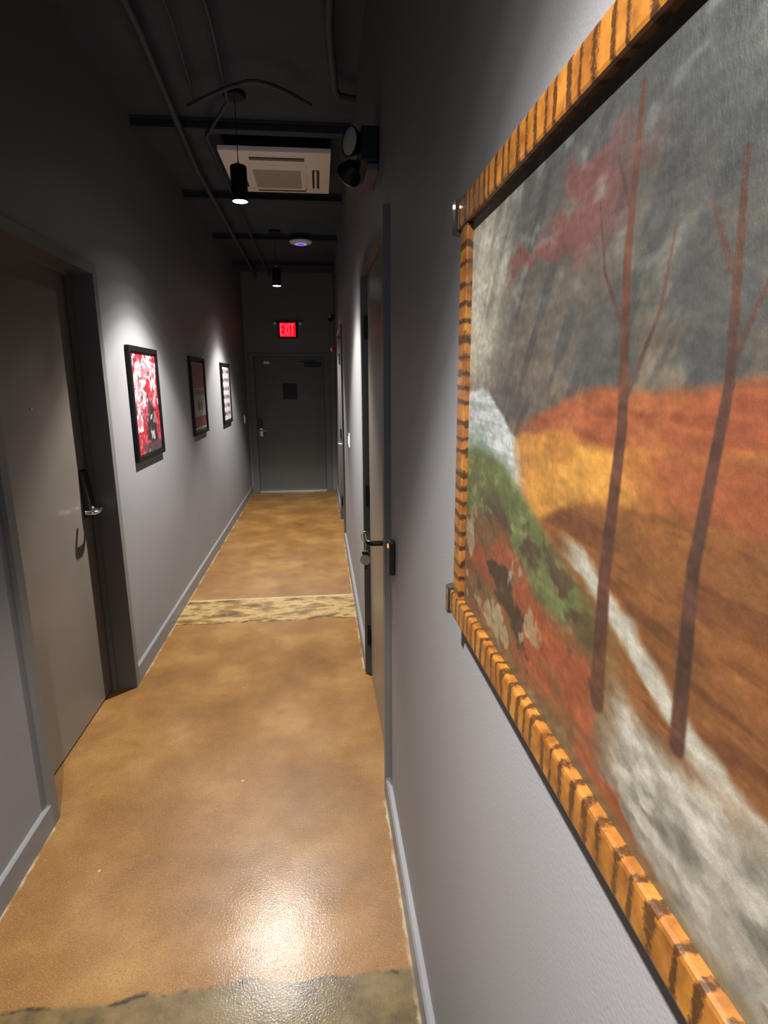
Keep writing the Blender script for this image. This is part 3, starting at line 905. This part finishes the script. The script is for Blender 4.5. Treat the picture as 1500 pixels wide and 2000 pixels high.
def art_landscape(u, v):
    """generic autumn hill landscape: stormy sky, lake, clay and ochre slopes, meadow, pale stream, stony ground"""
    n1, n2, n3 = fbm(u, v, 5, 5, 101), fbm(u, v, 9, 9, 202), fbm(u, v, 24, 34, 303, 3)
    n4 = fbm(u, v, 13, 16, 505, 5)
    st_ = fbm(u + v * 0.4, v, 10, 60, 404, 3)
    fl = fbm(u - v * 0.5, v, 30, 9, 606, 4)
    U, V = u + (n1 - 0.5) * 0.10, v + (n2 - 0.5) * 0.06
    # sky
    c = np.ones(u.shape + (3,)) * np.array((104, 97, 86))
    c = lay(c, (78, 80, 78), sm(0.45, 0.95, u * 0.45 + v * 0.7 + (n1 - 0.5) * 0.7))
    c = lay(c, (132, 116, 94), sm(0.48, 0.66, n4) * sm(0.85, 0.60, v) * 0.7)
    c = lay(c, (66, 68, 70), sm(0.50, 0.68, fl) * 0.6)
    c = lay(c, (226, 222, 200), sm(0.27, 0.02, U - 0.16 * (fl - 0.5) - 0.05 * sm(0.75, 1.0, v)) * sm(0.50, 0.78, V + 0.1 * (n2 - 0.3)))
    c = lay(c, (124, 66, 62), sm(0.52, 0.66, n4) * (1 - sm(0.1, 1.0, ((u - 0.38) / 0.26) ** 2 + ((v - 0.85) / 0.12) ** 2)) * 0.7)
    c = lay(c, (132, 134, 130), sm(0.62, 0.78, n3) * 0.35 * sm(0.6, 0.8, v))
    # pale lake and misty shore
    shore = 0.565 + 0.018 * np.sin(u * 16) - 0.10 * sm(0.1, 0.5, u)
    m_w = sm(0.010, -0.006, v - shore + (n4 - 0.5) * 0.03)
    c = lay(c, (196, 208, 200), m_w)
    c = lay(c, (228, 230, 230), m_w * sm(0.42, 0.6, st_))
    c = lay(c, (140, 166, 152), m_w * sm(0.52, 0.44, v) * sm(0.16, 0.06, U) * 0.8)
    # clay slope, ochre field, brown field: long soft undulations
    ridge = 0.545 + 0.085 * sm(0.25, 0.95, u) + 0.014 * np.sin(u * 15 + 0.4) + 0.03 * (n1 - 0.5)
    m_cl = sm(0.012, -0.008, v - ridge) * sm(0.26, 0.38, U)
    c = lay(c, (170, 92, 54), m_cl)
    c = lay(c, (134, 68, 40), m_cl * sm(0.46, 0.66, st_) * 0.7)
    c = lay(c, (196, 122, 70), m_cl * sm(0.55, 0.72, n4) * 0.5)
    och = 0.535 + 0.020 * np.sin(u * 8 + 0.2) + 0.03 * (n1 - 0.5) - 0.05 * sm(0.45, 0.25, u)
    m_oc = sm(0.014, -0.010, v - och) * sm(0.26, 0.36, U)
    c = lay(c, (222, 158, 70), m_oc)
    c = lay(c, (196, 130, 56), m_oc * sm(0.45, 0.65, n4) * 0.6)
    c = lay(c, (156, 86, 50), m_oc * sm(0.60, 0.72, u + (n1 - 0.5) * 0.35))
    brn = 0.445 + 0.022 * np.sin(u * 7 + 2.2) + 0.03 * (n2 - 0.5) - 0.06 * sm(0.5, 0.35, u)
    m_b = sm(0.014, -0.012, v - brn) * sm(0.24, 0.44, U)
    c = lay(c, (146, 92, 48), m_b)
    c = lay(c, (106, 62, 34), m_b * sm(0.46, 0.64, st_) * 0.7)
    # meadow
    mead = 0.43 - 0.16 * sm(0.25, 0.62, u) + 0.02 * np.sin(u * 13)
    m_m = sm(0.020, -0.016, V * 0.4 + v * 0.6 - mead) * sm(0.62, 0.48, U)
    c = lay(c, (116, 128, 76), m_m)
    c = lay(c, (92, 74, 52), m_m * sm(0.46, 0.60, n4) * sm(0.42, 0.28, V))
    c = lay(c, (150, 150, 104), m_m * sm(0.58, 0.7, n3) * 0.5)
    # stream running to the right
    path = np.abs(v - (0.345 - 0.34 * (u - 0.46) + 0.020 * np.sin(u * 15)))
    c = lay(c, (204, 198, 180), sm(0.030, 0.012, path + (n3 - 0.5) * 0.03) * sm(0.44, 0.52, u))
    # bracken-brown, russet and stony foreground
    low = 0.27 - 0.10 * sm(0.3, 0.9, u) + 0.03 * np.sin(u * 9 + 0.5)
    m_l = sm(0.03, -0.03, V - low)
    c = lay(c, (132, 98, 64), m_l)
    c = lay(c, (168, 88, 54), m_l * sm(0.46, 0.60, n1 * 0.5 + n4 * 0.5 + 0.10 * (u - 0.3)))
    c = lay(c, (70, 56, 44), m_l * sm(0.54, 0.64, fbm(u, v, 8, 10, 707, 5)))
    c = lay(c, (196, 180, 146), m_l * sm(0.58, 0.66, fbm(u, v, 16, 12, 808, 4)) * sm(0.62, 0.30, u) * 0.8)
    stone = sm(0.44, 0.50, fbm(u, v, 6, 7, 909, 5) + 0.10 - 1.6 * np.abs(v - (0.20 - 0.42 * (u - 0.62))) * sm(0.5, 0.62, u)) * sm(0.55, 0.63, U)
    c = lay(c, (186, 180, 164), stone * m_l)
    c = lay(c, (140, 138, 126), stone * m_l * sm(0.48, 0.62, n4))
    c = lay(c, (212, 206, 190), stone * m_l * sm(0.58, 0.68, n3) * 0.7)
    # two slender leaning trunks with a few twigs
    def stroke(pts, w0, w1, rgb, k=1.0):
        nonlocal c
        for (a0, b0), (a1, b1), i in zip(pts, pts[1:], range(99)):
            f0 = i / (len(pts) - 1)
            du, dv = a1 - a0, b1 - b0
            t_ = np.clip(((u - a0) * du + (v - b0) * dv) / (du * du + dv * dv), 0, 1)
            d_ = np.hypot(u - a0 - t_ * du, v - b0 - t_ * dv)
            w = w0 + (w1 - w0) * (f0 + t_ / (len(pts) - 1))
            c = lay(c, np.array(rgb) * (0.8 + 0.4 * n3[..., None]), sm(1.25, 0.75, d_ / w) * k)
    stroke([(0.57, 0.17), (0.565, 0.35), (0.575, 0.55), (0.56, 0.75), (0.565, 0.93)], 0.014, 0.004, (98, 62, 46))
    stroke([(0.70, 0.22), (0.695, 0.42), (0.71, 0.60), (0.70, 0.80)], 0.010, 0.003, (88, 58, 46))
    for p in ([(0.575, 0.58), (0.62, 0.68), (0.63, 0.76)], [(0.565, 0.66), (0.52, 0.74), (0.50, 0.83)], [(0.56, 0.80), (0.53, 0.87)], [(0.71, 0.62), (0.74, 0.70)], [(0.70, 0.70), (0.67, 0.77)]):
        stroke(p, 0.004, 0.0015, (92, 66, 56), 0.9)
    hf = fbm(u + 0.3 * v, v, 70, 110, 1201, 3)
    c = c * (0.86 + 0.28 * hf[..., None])
    c = lay(c, (118, 104, 72), sm(0.065, 0.03, v + (n2 - 0.5) * 0.03) * 0.9)
    return np.clip(c * (0.86 + 0.30 * n3[..., None]) * (0.95 + 0.12 * st_[..., None]), 0, 255)
CY1, CY0, CZ0, CZ1 = PY1 - 0.02, PY0 + 0.02, PZ0 + 0.02, PZ1 - 0.02
print_grid('canvas', 520, 420, lambda u, v: np.stack([np.full(u.shape, 0.2155), CY1 + (CY0 - CY1) * u, CZ0 + (CZ1 - CZ0) * v], -1), art_landscape, M['canvas'], pt, 0.17)
